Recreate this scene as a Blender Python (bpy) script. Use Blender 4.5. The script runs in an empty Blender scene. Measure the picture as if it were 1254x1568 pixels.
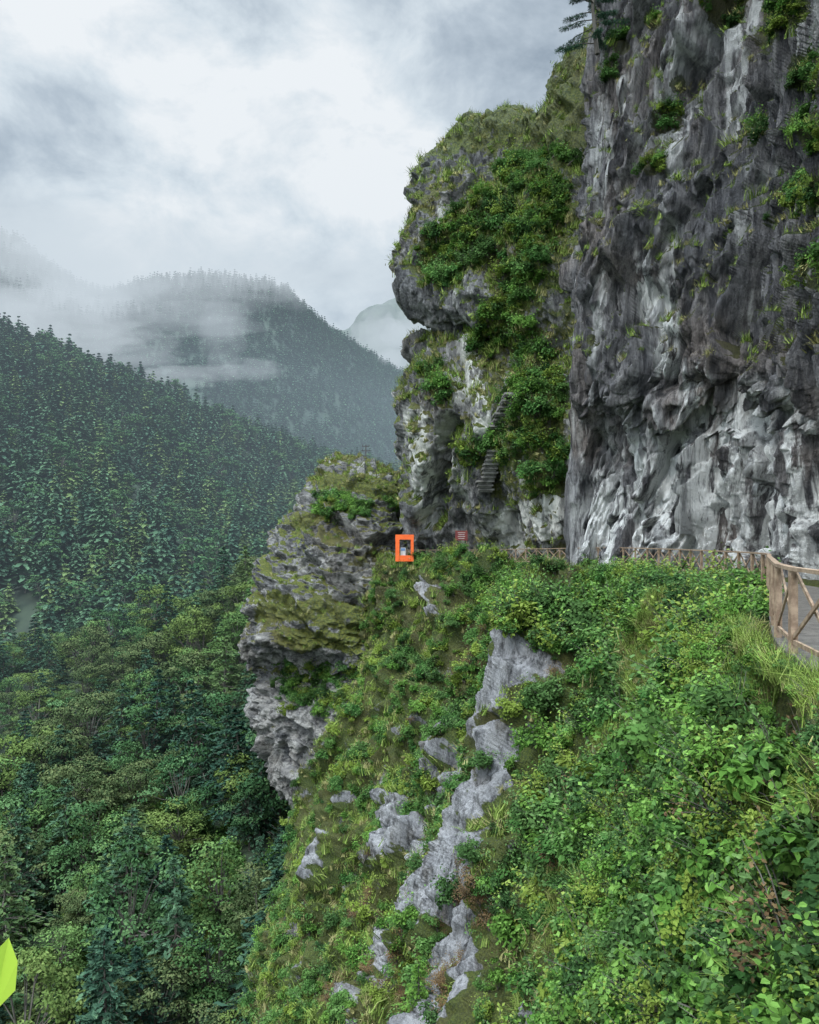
import bpy, numpy as np, math
rng=np.random.default_rng(7)
scene=bpy.context.scene
F=1200.0
# image pixels (b, r) at an estimated distance d metres -> world metres
def G(b,r,d): return ((b-627)/F*d, d, (830-r)/F*d)
# ---------------------------------------------------------------- noise
def h3i(ix,iy,iz,s):
    with np.errstate(over='ignore'):
        h=(ix.astype(np.int64)*374761393+iy.astype(np.int64)*668265263+iz.astype(np.int64)*1442695041+s*974711)&0xFFFFFFFF
        h=((h^(h>>13))*1274126177)&0xFFFFFFFF
        h=((h^(h>>16))*2246822519)&0xFFFFFFFF
        h=h^(h>>15)
    return h
def h3(ix,iy,iz,s): return (h3i(ix,iy,iz,s)&0xFFFFFF).astype(np.float64)/float(0xFFFFFF)
def vnoise(P,s=0):
    I=np.floor(P); f=P-I; f=f*f*(3-2*f); ix,iy,iz=I[...,0],I[...,1],I[...,2]
    r=0
    for a in(0,1):
        wx=f[...,0] if a else 1-f[...,0]
        for b in(0,1):
            wy=f[...,1] if b else 1-f[...,1]
            for c in(0,1):
                wz=f[...,2] if c else 1-f[...,2]
                r=r+wx*wy*wz*h3(ix+a,iy+b,iz+c,s)
    return r*2-1
def fbm(P,o=4,s=0,g=.5):
    r=0;a=1;t=0
    for k in range(o):
        r=r+a*vnoise(P*2.03**k+k*17.3,s+k); t+=a; a*=g
    return r/t
def facet(P,s=0,kk=50.):
    """faceted (cellular, tilted-plane) relief with narrow soft joints"""
    B=np.floor(P); wsum=np.full(P.shape[:-1],1e-30); val=np.zeros(P.shape[:-1])
    for a in(-1,0,1):
        for b in(-1,0,1):
            for c in(-1,0,1):
                x,y,z=B[...,0]+a,B[...,1]+b,B[...,2]+c
                h=h3i(x,y,z,s)
                dx=P[...,0]-x-(h&1023)/1023.; dy=P[...,1]-y-((h>>10)&1023)/1023.; dz=P[...,2]-z-((h>>20)&1023)/1023.
                d=dx*dx+dy*dy+dz*dz
                g=(h*747796405)&0xFFFFFFFF; g=g^(g>>14)
                v=((g&255)/127.5-1)*.5+(dx*(((g>>8)&255)/127.5-1)+dy*(((g>>16)&255)/127.5-1)+dz*(((g>>24)&255)/127.5-1))*1.25
                w=np.exp(-kk*d); wsum+=w; val+=w*v
    return val/wsum
def blur(D,n=2):
    for _ in range(n):
        E=np.pad(D,1,mode='edge'); D=.5*E[1:-1,1:-1]+.125*(E[:-2,1:-1]+E[2:,1:-1]+E[1:-1,:-2]+E[1:-1,2:])
    return D
def sstep(a,b,x):
    t=np.clip((x-a)/(b-a),0,1); return t*t*(3-2*t)
# ---------------------------------------------------------------- mesh helpers
def mesh_np(name,V,Q,mats=(),midx=None,attrs=None,smooth=False):
    me=bpy.data.meshes.new(name); V=np.asarray(V,np.float32).reshape(-1,3); Q=np.asarray(Q,np.int32).reshape(-1,4)
    me.vertices.add(len(V)); me.vertices.foreach_set('co',V.ravel())
    me.loops.add(Q.size); me.loops.foreach_set('vertex_index',Q.ravel())
    me.polygons.add(len(Q)); me.polygons.foreach_set('loop_start',np.arange(0,Q.size,4,dtype=np.int32))
    try: me.polygons.foreach_set('loop_total',np.full(len(Q),4,np.int32))
    except Exception: pass
    if midx is not None: me.polygons.foreach_set('material_index',np.asarray(midx,np.int32))
    for m in mats: me.materials.append(m)
    me.update(calc_edges=True)
    if attrs:
        for k,v in attrs.items():
            a=me.attributes.new(k,'FLOAT','POINT'); a.data.foreach_set('value',np.asarray(v,np.float32).ravel())
    me.polygons.foreach_set('use_smooth',np.full(len(Q),bool(smooth)))
    return me
def add(name,me,col=None):
    o=bpy.data.objects.new(name,me); (col or scene.collection).objects.link(o); return o
def cr(C,n):
    C=np.asarray(C,float); m=len(C)
    E=np.concatenate([[2*C[0]-C[1]],C,[2*C[-1]-C[-2]]])
    t=np.linspace(0,m-1,n); i=np.minimum(t.astype(int),m-2); u=(t-i).reshape((-1,)+(1,)*(C.ndim-1))
    p0,p1,p2,p3=E[i],E[i+1],E[i+2],E[i+3]; k=.42
    m1=(p2-p0)*k; m2=(p3-p1)*k
    return (2*u**3-3*u**2+1)*p1+(u**3-2*u**2+u)*m1+(-2*u**3+3*u**2)*p2+(u**3-u**2)*m2
def crgrid(C,nv,nu):
    A=cr(np.asarray(C,float),nv)
    return np.swapaxes(cr(np.swapaxes(A,0,1),nu),0,1)
def gnormals(P):
    du=np.gradient(P,axis=1); dv=np.gradient(P,axis=0); N=np.cross(du,dv)
    N/=np.linalg.norm(N,axis=-1,keepdims=True)+1e-9
    return N
def orient(P,N,ref):
    c=np.array(P[P.shape[0]//2,P.shape[1]//2]); n=N[P.shape[0]//2,P.shape[1]//2]
    return N if np.dot(n,np.array(ref)-c)>0 else -N
def gridfaces(nv,nu):
    i=np.arange(nv*nu).reshape(nv,nu)
    a,b,c,d=i[:-1,:-1],i[:-1,1:],i[1:,1:],i[1:,:-1]
    return np.stack([a,d,c,b],-1).reshape(-1,4)
def image_xy(P):  # world points back to image pixel coordinates
    y=np.maximum(P[...,1],.5); return P[...,0]/y*F+627, 830-P[...,2]/y*F
def polyd(bx,by,pts):
    best=np.full(bx.shape,1e9)
    for (x0,y0),(x1,y1) in zip(pts[:-1],pts[1:]):
        dx,dy=x1-x0,y1-y0; t=np.clip(((bx-x0)*dx+(by-y0)*dy)/(dx*dx+dy*dy+1e-9),0,1)
        best=np.minimum(best,np.hypot(bx-x0-t*dx,by-y0-t*dy))
    return best
def rotm(ax,ang):
    c,s=math.cos(ang),math.sin(ang)
    return {'x':np.array([[1,0,0],[0,c,-s],[0,s,c]]),'y':np.array([[c,0,s],[0,1,0],[-s,0,c]]),'z':np.array([[c,-s,0],[s,c,0],[0,0,1]])}[ax]
# ---------------------------------------------------------------- material helpers
class NT:
    def __init__(s,mat): s.t=mat.node_tree; s.t.nodes.clear()
    def n(s,ty,ins=None,**kw):
        nd=s.t.nodes.new(ty)
        for k,v in kw.items(): setattr(nd,k,v)
        for k,v in (ins or {}).items():
            s.set(nd.inputs[k],v)
        return nd
    def set(s,sock,v):
        if isinstance(v,bpy.types.NodeSocket): s.t.links.new(v,sock)
        elif isinstance(v,bpy.types.Node): s.t.links.new(v.outputs[0],sock)
        else:
            if isinstance(v,tuple) and len(v)==3 and sock.type=='RGBA': v=v+(1,)
            sock.default_value=v
    def mix(s,f,a,b,mode='MIX'):
        nd=s.n('ShaderNodeMix',data_type='RGBA',blend_type=mode); s.set(nd.inputs[0],f); s.set(nd.inputs[6],a); s.set(nd.inputs[7],b); return nd.outputs[2]
    def m(s,op,a,b=0.0,clamp=False):
        nd=s.n('ShaderNodeMath',operation=op,use_clamp=clamp); s.set(nd.inputs[0],a); s.set(nd.inputs[1],b); return nd.outputs[0]
    def mr(s,v,a,b,c=0.0,d=1.0,smooth=True):
        nd=s.n('ShaderNodeMapRange',interpolation_type='SMOOTHSTEP' if smooth else 'LINEAR'); s.set(nd.inputs[0],v)
        for i,x in zip((1,2,3,4),(a,b,c,d)): nd.inputs[i].default_value=x
        return nd.outputs[0]
    def noise(s,vec,scale,detail=5,rough=.55,dist=0):
        nd=s.n('ShaderNodeTexNoise',{'Vector':vec,'Scale':scale,'Detail':detail,'Roughness':rough,'Distortion':dist}); return nd.outputs[0]
    def mapv(s,vec,sc=(1,1,1),rot=(0,0,0),loc=(0,0,0)):
        return s.n('ShaderNodeMapping',{'Vector':vec,'Scale':sc,'Rotation':rot,'Location':loc}).outputs[0]
    def attr(s,name): return s.n('ShaderNodeAttribute',attribute_name=name).outputs['Fac']
def newmat(name):
    m=bpy.data.materials.new(name); m.use_nodes=True; return m,NT(m)
def rock_mat(name,c1,c2,c3,white=(.55,.55,.54),moss=(.07,.085,.02),stretch=(1,1,.25),rot=(0,0,0),S=1.0,bump=.35,stain=.6):
    m,t=newmat(name); co=t.n('ShaderNodeNewGeometry').outputs['Position']
    v=t.mapv(co,stretch,rot)
    a=t.noise(v,.45*S,4,.6,.3); b=t.noise(co,.16*S,3,.6); f=t.noise(v,3.2*S,7,.75); g=t.noise(co,9*S,4,.75)
    col=t.mix(t.mr(a,.42,.58),c1,c2); col=t.mix(t.mr(b,.48,.66),col,c3)
    col=t.mix(t.mr(f,.38,.60),t.mix(.74,col,(.012,.012,.012)),t.mix(.25,col,(.5,.5,.5)))
    col=t.mix(t.mr(g,.40,.64,0,.45),col,t.mix(.65,col,(.02,.02,.02)))
    w=t.attr('white'); wf=t.m('MULTIPLY',w,t.mr(t.noise(v,1.1*S,5,.65,.4),.40,.52),True)
    wc=t.mix(t.mr(f,.38,.50),t.mix(.5,white,(.12,.12,.12)),white)
    col=t.mix(wf,col,wc)
    sn=t.noise(t.mapv(co,(1,1,.06)),.9*S,4,.6,.2)   # water stains running down
    col=t.mix(t.mr(sn,.50,.60,0,stain),col,t.mix(.75,col,(.02,.02,.024)))
    mo=t.attr('moss'); mn=t.noise(co,1.6*S,5,.65); mf=t.mr(t.m('ADD',mo,t.m('MULTIPLY',t.m('SUBTRACT',mn,.5),1.8)),.42,.62)
    mc=t.mix(t.mr(g,.40,.60),moss,(moss[0]*.4,moss[1]*.5,moss[2]*.7)); mc=t.mix(t.mr(b,.4,.7,0,.6),mc,(.10,.075,.03))
    col=t.mix(mf,col,mc)
    hh=t.m('ADD',f,t.m('MULTIPLY',g,.3))
    bp=t.n('ShaderNodeBump',{'Height':hh,'Strength':1.0,'Distance':bump/S})
    bs=t.n('ShaderNodeBsdfDiffuse',{'Color':col,'Roughness':.5,'Normal':bp})
    gl=t.n('ShaderNodeBsdfGlossy',{'Color':(.9,.93,1),'Roughness':.45,'Normal':bp}); mx=t.n('ShaderNodeMixShader',{0:.035}); t.set(mx.inputs[1],bs); t.set(mx.inputs[2],gl)
    t.n('ShaderNodeOutputMaterial',{'Surface':mx}); return m
def leaf_mat(name,ca,cb,cc,trans=.25,ws=.12):
    m,t=newmat(name); r=t.n('ShaderNodeObjectInfo').outputs['Random']; sh=t.attr('shade')
    po=t.n('ShaderNodeNewGeometry').outputs['Position']; nz=t.noise(po,ws,1,.6)
    col=t.mix(t.mr(t.m('ADD',t.m('MULTIPLY',r,.6),t.m('MULTIPLY',nz,.8)),.35,1.0,smooth=False),ca,cb)
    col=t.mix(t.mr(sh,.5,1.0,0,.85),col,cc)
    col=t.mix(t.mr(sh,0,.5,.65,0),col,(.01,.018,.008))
    bs=t.n('ShaderNodeBsdfDiffuse',{'Color':col}); out=bs
    if trans>.22:
        tr=t.n('ShaderNodeBsdfTranslucent',{'Color':col}); mx=t.n('ShaderNodeMixShader',{0:trans}); t.set(mx.inputs[1],bs); t.set(mx.inputs[2],tr); out=mx
    t.n('ShaderNodeOutputMaterial',{'Surface':out}); return m
def plain_mat(name,ca,cb,scale=3,rough=.8,stretch=(1,1,1)):
    m,t=newmat(name); co=t.n('ShaderNodeNewGeometry').outputs['Position']; v=t.mapv(co,stretch)
    n=t.noise(v,scale,5,.65); col=t.mix(t.mr(n,.35,.65),ca,cb)
    bp=t.n('ShaderNodeBump',{'Height':n,'Strength':.4,'Distance':.03})
    t.n('ShaderNodeOutputMaterial',{'Surface':t.n('ShaderNodeBsdfPrincipled',{'Base Color':col,'Roughness':rough,'Normal':bp})}); return m
bark=plain_mat('bark',(.06,.05,.04),(.13,.12,.10),2,.9,(1,1,.3))
# ---------------------------------------------------------------- primitives
def unit(v): return v/(np.linalg.norm(v,axis=-1,keepdims=True)+1e-9)
def leaves(C,N,L,W,kind=0,T=None,fold=.18):
    n=len(C); N=unit(N); R=rng.normal(size=(n,3)) if T is None else T+rng.normal(size=(n,3))*.25
    T=unit(R-(R*N).sum(-1,keepdims=True)*N); B=np.cross(N,T)
    L=np.broadcast_to(np.asarray(L,float),(n,))[:,None]; W=np.broadcast_to(np.asarray(W,float),(n,))[:,None]
    if kind==0:
        V=np.stack([C-T*L/2,C+B*W/2+N*W*.1,C+T*L/2,C-B*W/2+N*W*.1],1); Q=np.arange(n*4).reshape(n,4); return V.reshape(-1,3),Q,4,1
    f=N*W*fold
    V=np.stack([C-T*L/2,C-T*L*.18+B*W/2+f,C+T*L*.2+B*W*.42+f,C+T*L/2-N*L*.08,C+T*L*.2-B*W*.42+f,C-T*L*.18-B*W/2+f],1)
    b=(np.arange(n)*6)[:,None]; Q=np.concatenate([b+np.array([[0,1,2,3]]),b+np.array([[0,3,4,5]])],1).reshape(-1,4)
    return V.reshape(-1,3),Q,6,2
def tube(pts,rads,k=6):
    pts=np.asarray(pts,float); V=[];Q=[]
    for i,p in enumerate(pts):
        d=unit(pts[min(i+1,len(pts)-1)]-pts[max(i-1,0)]); a=unit(np.cross(d,[.3,.9,.1] if abs(d[2])>.8 else [0,0,1.])); b=np.cross(d,a)
        for j in range(k):
            t=j/k*2*math.pi; V.append(p+rads[i]*(a*math.cos(t)+b*math.sin(t)))
    for i in range(len(pts)-1):
        for j in range(k): Q.append([i*k+j,i*k+(j+1)%k,(i+1)*k+(j+1)%k,(i+1)*k+j])
    return np.array(V),np.array(Q)
class MB:
    def __init__(s): s.V=[];s.Q=[];s.M=[];s.S=[];s.n=0
    def put(s,V,Q,m=0,S=None):
        s.V.append(V); s.Q.append(np.asarray(Q)+s.n); s.M.append(np.full(len(Q),m)); s.S.append(np.full(len(V),.5) if S is None else S); s.n+=len(V)
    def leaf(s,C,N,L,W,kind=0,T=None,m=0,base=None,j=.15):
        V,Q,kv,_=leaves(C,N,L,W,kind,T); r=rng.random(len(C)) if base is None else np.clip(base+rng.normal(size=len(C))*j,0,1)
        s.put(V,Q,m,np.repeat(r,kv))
    def tube(s,p,r,k=6,m=1): s.put(*tube(p,r,k),m)
    def box(s,c,ax,m=0):
        c=np.array(c,float); a,b,d=[np.array(v,float) for v in ax]
        V=np.array([c+i*a+j*b+k*d for i in(-1,1) for j in(-1,1) for k in(-1,1)])
        s.put(V,np.array([[0,1,3,2],[4,6,7,5],[0,4,5,1],[2,3,7,6],[0,2,6,4],[1,5,7,3]]),m)
    def beam(s,p0,p1,w,h,m=0,up=(0,0,1)):
        p0=np.array(p0,float);p1=np.array(p1,float); d=p1-p0; L=np.linalg.norm(d); d/=L; u=np.array(up,float)
        if abs(np.dot(d,u))>.97: u=np.array([1.,0,0])
        a=unit(np.cross(d,u)); b=np.cross(a,d); s.box((p0+p1)/2,(d*L/2,a*w/2,b*h/2),m)
    def mesh(s,name,mats): return mesh_np(name,np.concatenate(s.V),np.concatenate(s.Q),mats,np.concatenate(s.M),{'shade':np.concatenate(s.S)})
def sph(n):
    return unit(rng.normal(size=(n,3)))
# ---------------------------------------------------------------- plant prototypes
def newcol(name): return bpy.data.collections.new(name)
def conifer(name,H,mat,wide=.26,tiers=13,simple=False,fine=False):
    b=MB(); b.tube([(0,0,0),(0,0,H*.5),(0,0,H*.97)],[H*.016,H*.011,H*.002],5)
    for i in range(tiers):
        f=i/(tiers-1); z=H*(.16+.82*f)+rng.normal()*H*.01; R=H*wide*(1-f)**.7*(.75+.5*rng.random())+H*.015
        nb=int(9-4*f) if not simple else 5; ph=rng.random()*6
        for k in range(nb):
            if rng.random()<.12: continue
            a=ph+k/nb*2*math.pi+rng.normal()*.2; r=R*(.65+.55*rng.random()); d=np.array([math.cos(a),math.sin(a),0]); sd=np.array([-d[1],d[0],0])
            m=(22 if fine else 5) if not simple else 3
            t=np.linspace(.2,1,m) if not fine else .15+.85*rng.random(m)**.7
            C=np.outer(t,d)*r+np.array([0,0,z])+np.stack([np.zeros(m),np.zeros(m),.12*r*t-.34*r*t*t],-1)
            if fine:
                C+=sd*(rng.normal(size=(m,1))*.16*r*(1.15-t[:,None]))+rng.normal(size=C.shape)*H*.004
                b.tube([(0,0,z),d*r*.5+np.array([0,0,z-.02*r]),d*r*.97+np.array([0,0,z-.2*r])],[H*.005,H*.003,H*.001],3)
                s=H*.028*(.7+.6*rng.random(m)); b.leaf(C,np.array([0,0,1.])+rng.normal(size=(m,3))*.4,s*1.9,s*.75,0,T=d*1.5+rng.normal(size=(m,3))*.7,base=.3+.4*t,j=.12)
                continue
            C+=rng.normal(size=C.shape)*np.array([.2,.2,.05])*H/15
            N=np.array([0,0,1.])+rng.normal(size=(m,3))*.22+d*.35
            s=(H*.085)*(1.15-.4*t)*(1.5 if simple else 1.2)*(.6+.6*(1-f))
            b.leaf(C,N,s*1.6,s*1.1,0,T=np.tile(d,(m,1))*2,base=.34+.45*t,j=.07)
    return b.mesh(name,[mat,bark])
def broad(name,H,mat,R=.36,nb=22,per=100,q=.42,z0=.32):
    b=MB(); b.tube([(0,0,-1),(.1,0,H*.3),(.2,.1,H*.6)],[H*.024,H*.017,H*.008],5)
    for i in range(nb):
        d=sph(1)[0]; rr=H*R*(.35+.75*rng.random()**.5); c=np.array([d[0]*rr,d[1]*rr,H*(z0+.34)+d[2]*H*(.26+.14*rng.random())]); 
        s=H*(.06+.09*rng.random())
        b.tube([(.1,0,H*(.25+.25*rng.random())),c*np.array([.6,.6,.9]),c],[H*.008,H*.005,.02],3)
        n=int(per*(.6+.8*rng.random())*(s/H/.1)); D=sph(n); D[:,2]=np.where(D[:,2]<-.35,-D[:,2],D[:,2])
        C=c+D*np.array([1.2,1.2,.55])*s*(.6+.6*rng.random((n,1)))
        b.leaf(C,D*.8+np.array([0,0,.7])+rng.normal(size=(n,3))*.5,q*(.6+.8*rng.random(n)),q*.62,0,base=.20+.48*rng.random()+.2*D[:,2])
    return b.mesh(name,[mat,bark])
def bush(name,R,mat,nb,per,L,W,kind,squash=.75,stems=True):
    b=MB()
    for i in range(nb):
        d=sph(1)[0]; d[2]=abs(d[2]); c=d*R*(.25+.6*rng.random())*np.array([1,1,squash]); s=R*(.24+.25*rng.random())
        if stems: b.tube([(0,0,-R*.3),c*.5+np.array([0,0,.1*R]),c+d*s*.7],[R*.02,R*.012,R*.005],3)
        D=sph(per); D[:,2]=np.where(D[:,2]<-.2,-D[:,2],D[:,2]); C=c+D*s*(.5+.6*rng.random((per,1)))
        T=np.cross(D,rng.normal(size=D.shape))*.5+np.array([0,0,-.9])
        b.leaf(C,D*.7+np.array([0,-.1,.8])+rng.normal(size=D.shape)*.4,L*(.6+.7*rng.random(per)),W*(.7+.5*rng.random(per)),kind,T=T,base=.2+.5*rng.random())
    for i in range(nb):
        a=rng.random()*6.28; h=R*(.8+.7*rng.random()); tip=np.array([math.cos(a)*R*.8,math.sin(a)*R*.8,h*squash*1.1]); n=14
        t=np.linspace(.35,1,n)[:,None]; C=tip*t+rng.normal(size=(n,3))*L*.5
        if stems: b.tube([(0,0,0),tip*.6+np.array([0,0,.1*R]),tip],[R*.014,R*.008,.002],3)
        b.leaf(C,np.array([0,0,1.])+rng.normal(size=(n,3))*.6,L*.8,W*.8,kind,base=.75)
    return b.mesh(name,[mat,bark])
def grass(name,H,mat,n=60,w=.012,spread=.25):
    V=[];Q=[];S=[]
    for i in range(n):
        a=rng.random()*6.28; o=rng.normal(size=2)*spread*.4; l=H*(.5+.6*rng.random()); lean=.25+.75*rng.random(); d=np.array([math.cos(a),math.sin(a),0]); side=np.array([-d[1],d[0],0])
        k=len(V); sh=rng.random()
        for j,t in enumerate((0,.5,1)):
            p=np.array([o[0],o[1],0])+d*l*lean*t*t*.8+np.array([0,0,l*(t-.45*lean*t*t)]); ww=w*(1-t*.92)
            V+= [p-side*ww,p+side*ww]; S+=[sh,sh]
        for j in range(2): Q.append([k+2*j,k+2*j+1,k+2*j+3,k+2*j+2])
    return mesh_np(name,np.array(V),np.array(Q),[mat],None,{'shade':np.array(S)})
Lm={}
Lm['con']=[leaf_mat('conifer_needles_a',(.040,.086,.055),(.060,.115,.062),(.105,.185,.10),.1,.01),leaf_mat('conifer_needles_b',(.025,.060,.042),(.044,.09,.055),(.08,.145,.088),.1,.01),leaf_mat('conifer_needles_c',(.07,.115,.045),(.10,.15,.052),(.155,.215,.085),.1,.01)]
Lm['brd']=[leaf_mat('broadleaf_a',(.045,.10,.034),(.078,.14,.042),(.145,.235,.075),.2,.02),leaf_mat('broadleaf_b',(.032,.08,.034),(.058,.118,.043),(.105,.185,.075),.2,.02),leaf_mat('broadleaf_c',(.075,.118,.033),(.11,.158,.042),(.18,.235,.075),.2,.02),leaf_mat('broadleaf_d',(.036,.065,.027),(.065,.09,.037),(.12,.145,.06),.2,.02)]
Lm['bsh']=[leaf_mat('shrub_leaf_a',(.08,.19,.035),(.13,.255,.048),(.24,.41,.10),.25,.3),leaf_mat('shrub_leaf_b',(.055,.145,.038),(.10,.20,.05),(.20,.33,.11),.25,.3),leaf_mat('shrub_leaf_c',(.15,.215,.038),(.20,.28,.05),(.31,.39,.10),.25,.3),leaf_mat('shrub_leaf_d',(.042,.10,.034),(.072,.14,.04),(.14,.24,.085),.25,.3)]
Lm['grs']=[leaf_mat('grass_blade_a',(.14,.22,.045),(.20,.28,.06),(.30,.35,.11),.2,.3),leaf_mat('grass_blade_b',(.21,.21,.08),(.27,.26,.10),(.35,.32,.15),.2,.3)]
Lm['dead']=[leaf_mat('dry_leaf',(.11,.07,.04),(.17,.105,.05),(.19,.15,.07),.2,.3)]
PC={}
def proto(colname,items):
    c=newcol(colname)
    for nm,me in items: add(nm,me,c)
    PC[colname]=(c,len(items))
proto('conifers',[('conifer_tree',conifer('c1',14,Lm['con'][0],.27)),('conifer_tree',conifer('c2',13,Lm['con'][1],.30,12)),('conifer_tree',conifer('c3',12,Lm['con'][2],.30,11)),('conifer_tree',conifer('c5',12,Lm['con'][0],.34,9)),('conifer_tree',conifer('c6',14,Lm['con'][1],.25,12)),('conifer_tree',conifer('c7',11,Lm['con'][2],.36,8)),('broadleaf_tree',broad('c8',11,Lm['brd'][1],.36,16,50,.85))])
proto('near_conifers',[('pine_tree',conifer('m1',13,Lm['con'][0],.30,15,fine=True)),('pine_tree',conifer('m2',12,Lm['con'][2],.36,12,fine=True)),('pine_tree',conifer('m3',14,Lm['con'][1],.27,16,fine=True))])
proto('far_conifers',[('conifer_tree',conifer('f1',14,Lm['con'][0],.27,7,True)),('conifer_tree',conifer('f2',14,Lm['con'][1],.32,6,True))])
proto('broadleaves',[('broadleaf_tree',broad('b%d'%i,11,Lm['brd'][i],.30+.04*i,26,115,.40)) for i in range(4)])
proto('shrubs',[('shrub',bush('s%d'%i,1.0,Lm['bsh'][[0,1,2,3,1][i]],8,85,.19,.115,0)) for i in range(5)])
proto('near_shrubs',[('shrub',bush('n%d'%i,.62,Lm['bsh'][[0,1,2,3,0][i]],8,[70,70,100,70,80][i],[.11,.12,.06,.095,.10][i],[.072,.08,.038,.058,.07][i],1)) for i in range(5)])
proto('grasses',[('grass_tuft',grass('g1',.75,Lm['grs'][0])),('grass_tuft',grass('g2',.6,Lm['grs'][1])),('grass_tuft',grass('g3',.9,Lm['grs'][0],50))])
proto('coarse_grasses',[('grass_tuft',grass('h1',.8,Lm['grs'][0],32,.03,.5)),('grass_tuft',grass('h2',.65,Lm['grs'][1],32,.03,.5)),('grass_tuft',grass('h3',.95,Lm['grs'][0],28,.03,.5))])
proto('dry_shrubs',[('dry_shrub',bush('d1',.8,Lm['dead'][0],8,45,.08,.05,0))])
def scatter_obj(name,col,pos,scl,rot,idx=None):
    n=len(pos); me=bpy.data.meshes.new(name); me.vertices.add(n); me.vertices.foreach_set('co',np.asarray(pos,np.float32).ravel())
    c,k=PC[col]
    a=me.attributes.new('scl','FLOAT_VECTOR','POINT'); a.data.foreach_set('vector',np.asarray(scl,np.float32).ravel())
    a=me.attributes.new('rot','FLOAT_VECTOR','POINT'); a.data.foreach_set('vector',np.asarray(rot,np.float32).ravel())
    a=me.attributes.new('idx','INT','POINT'); a.data.foreach_set('value',(rng.integers(0,k,n) if idx is None else idx).astype(np.int32))
    o=add(name,me); g=bpy.data.node_groups.new(name+'_gn','GeometryNodeTree')
    g.interface.new_socket('Geometry',in_out='INPUT',socket_type='NodeSocketGeometry'); g.interface.new_socket('Geometry',in_out='OUTPUT',socket_type='NodeSocketGeometry')
    N=g.nodes; i=N.new('NodeGroupInput'); out=N.new('NodeGroupOutput'); ip=N.new('GeometryNodeInstanceOnPoints'); ci=N.new('GeometryNodeCollectionInfo')
    ci.inputs['Collection'].default_value=c; ci.inputs['Separate Children'].default_value=True; ci.inputs['Reset Children'].default_value=True
    ip.inputs['Pick Instance'].default_value=True
    def na(nm,ty):
        x=N.new('GeometryNodeInputNamedAttribute'); x.data_type=ty; x.inputs['Name'].default_value=nm; return x.outputs['Attribute']
    L=g.links; L.new(i.outputs[0],ip.inputs['Points']); L.new(ci.outputs[0],ip.inputs['Instance'])
    L.new(na('idx','INT'),ip.inputs['Instance Index']); L.new(na('rot','FLOAT_VECTOR'),ip.inputs['Rotation']); L.new(na('scl','FLOAT_VECTOR'),ip.inputs['Scale'])
    L.new(ip.outputs[0],out.inputs[0]); md=o.modifiers.new('instances','NODES'); md.node_group=g; return o
def pick(P,mask,n):
    E1=P[1:,:-1]-P[:-1,:-1]; E2=P[:-1,1:]-P[:-1,:-1]; A=np.linalg.norm(np.cross(E1,E2),axis=-1)*mask[:-1,:-1]
    p=(A/A.sum()).ravel(); k=rng.choice(len(p),n,p=p); u=rng.random((n,1)); v=rng.random((n,1))
    return P[:-1,:-1].reshape(-1,3)[k]+E1.reshape(-1,3)[k]*u+E2.reshape(-1,3)[k]*v, k
def rots(n,tilt=.12):
    return np.stack([rng.normal(size=n)*tilt,rng.normal(size=n)*tilt,rng.random(n)*6.283],-1)
def scls(n,a,b,zj=.2):
    s=a+(b-a)*rng.random(n)**1.3; return np.stack([s,s,s*(1+zj*(rng.random(n)-.5)*2)],-1)
# ================================================================= NEAR CLIFF
ys=[-520,-260,0,180,330,440,540,600,650,750,860,1010]
off=[14,9,4,1.5,.5,-.8,-2.6,-2.3,.8,1.4,1.6,0]
le=[960,940,924,900,882,875,871,869,868,866,862,860]
C=[]
for y,o,l in zip(ys,off,le):
    cols=[(l+75,80),(l+22,66),(l,54),(l+70,50),(l+140,46.5),(1110,43),(1200,38),(1300,31),(1430,23),(1650,15),(2250,8)]
    row=[]
    for i,(b,d) in enumerate(cols):
        k=[0,0,.35,.6,.8,1,1,1,.9,.7,.4][i]; D=d+o*k*(d/45)
        if i>=8:
            zz=(830-y)/F*40; xx=(b-627)/F*d; row.append((xx+ (o*.5),D,zz))
        else: row.append(G(b,y,D))
    C.append(row)
P=crgrid(C,900,740); N=orient(P,gnormals(P),(0,0,0))
Ro=rotm('y',math.radians(14))@rotm('x',math.radians(8))
wq=np.stack([fbm(P*.3,3,301),fbm(P*.3,3,302),fbm(P*.3,3,303)],-1)*.5
q=(P+wq)@Ro
disp=1.7*facet(q*np.array([.17,.17,.045]),10,60)+1.1*facet(q*np.array([.45,.45,.11]),30,50)+.55*facet(q*np.array([1.25,1.25,.32]),50,36)+.26*facet(q*np.array([3.2,3.2,.9]),70,26)
disp+=.7*fbm(P*.12,4,5)+.12*fbm(P*np.array([2.5,2.5,1.2]),3,9)
bx,by=image_xy(P)
edge=np.clip((bx-860)/40,.25,1)
disp-=1.8*sstep(60,0,polyd(bx,by,[(960,560),(985,500),(1010,470)]))
disp+=1.4*sstep(45,0,polyd(bx,by,[(960,395),(1000,350)]))
disp-=1.5*sstep(30,0,polyd(bx,by,[(1065,590),(1075,620)]))
disp=blur(disp,1)
P=P+N*(disp*edge)[...,None]
Nf=gnormals(P); Nf*=np.sign((Nf*N).sum(-1,keepdims=True))
bx,by=image_xy(P)
st=fbm(P*np.array([.9,.9,.18]),4,91)
wh=sstep(570,710,by+110*st)*sstep(890,1040,bx)*(1.4+1.1*st)
wh=np.maximum(wh,sstep(680,780,by+60*st)*sstep(860,900,bx)*1.0)
wh=np.maximum(wh,sstep(26,10,polyd(bx,by,[(1018,470),(1022,560)]))*2)
wh=np.maximum(wh,sstep(18,6,polyd(bx,by,[(1060,560),(1062,690)]))*2)
wh=np.maximum(wh,sstep(18,6,polyd(bx,by,[(985,395),(990,480)]))*1.6)
wh=np.maximum(wh,.6*sstep(.10,.4,fbm(P*np.array([.5,.5,.07]),4,44)))
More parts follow.
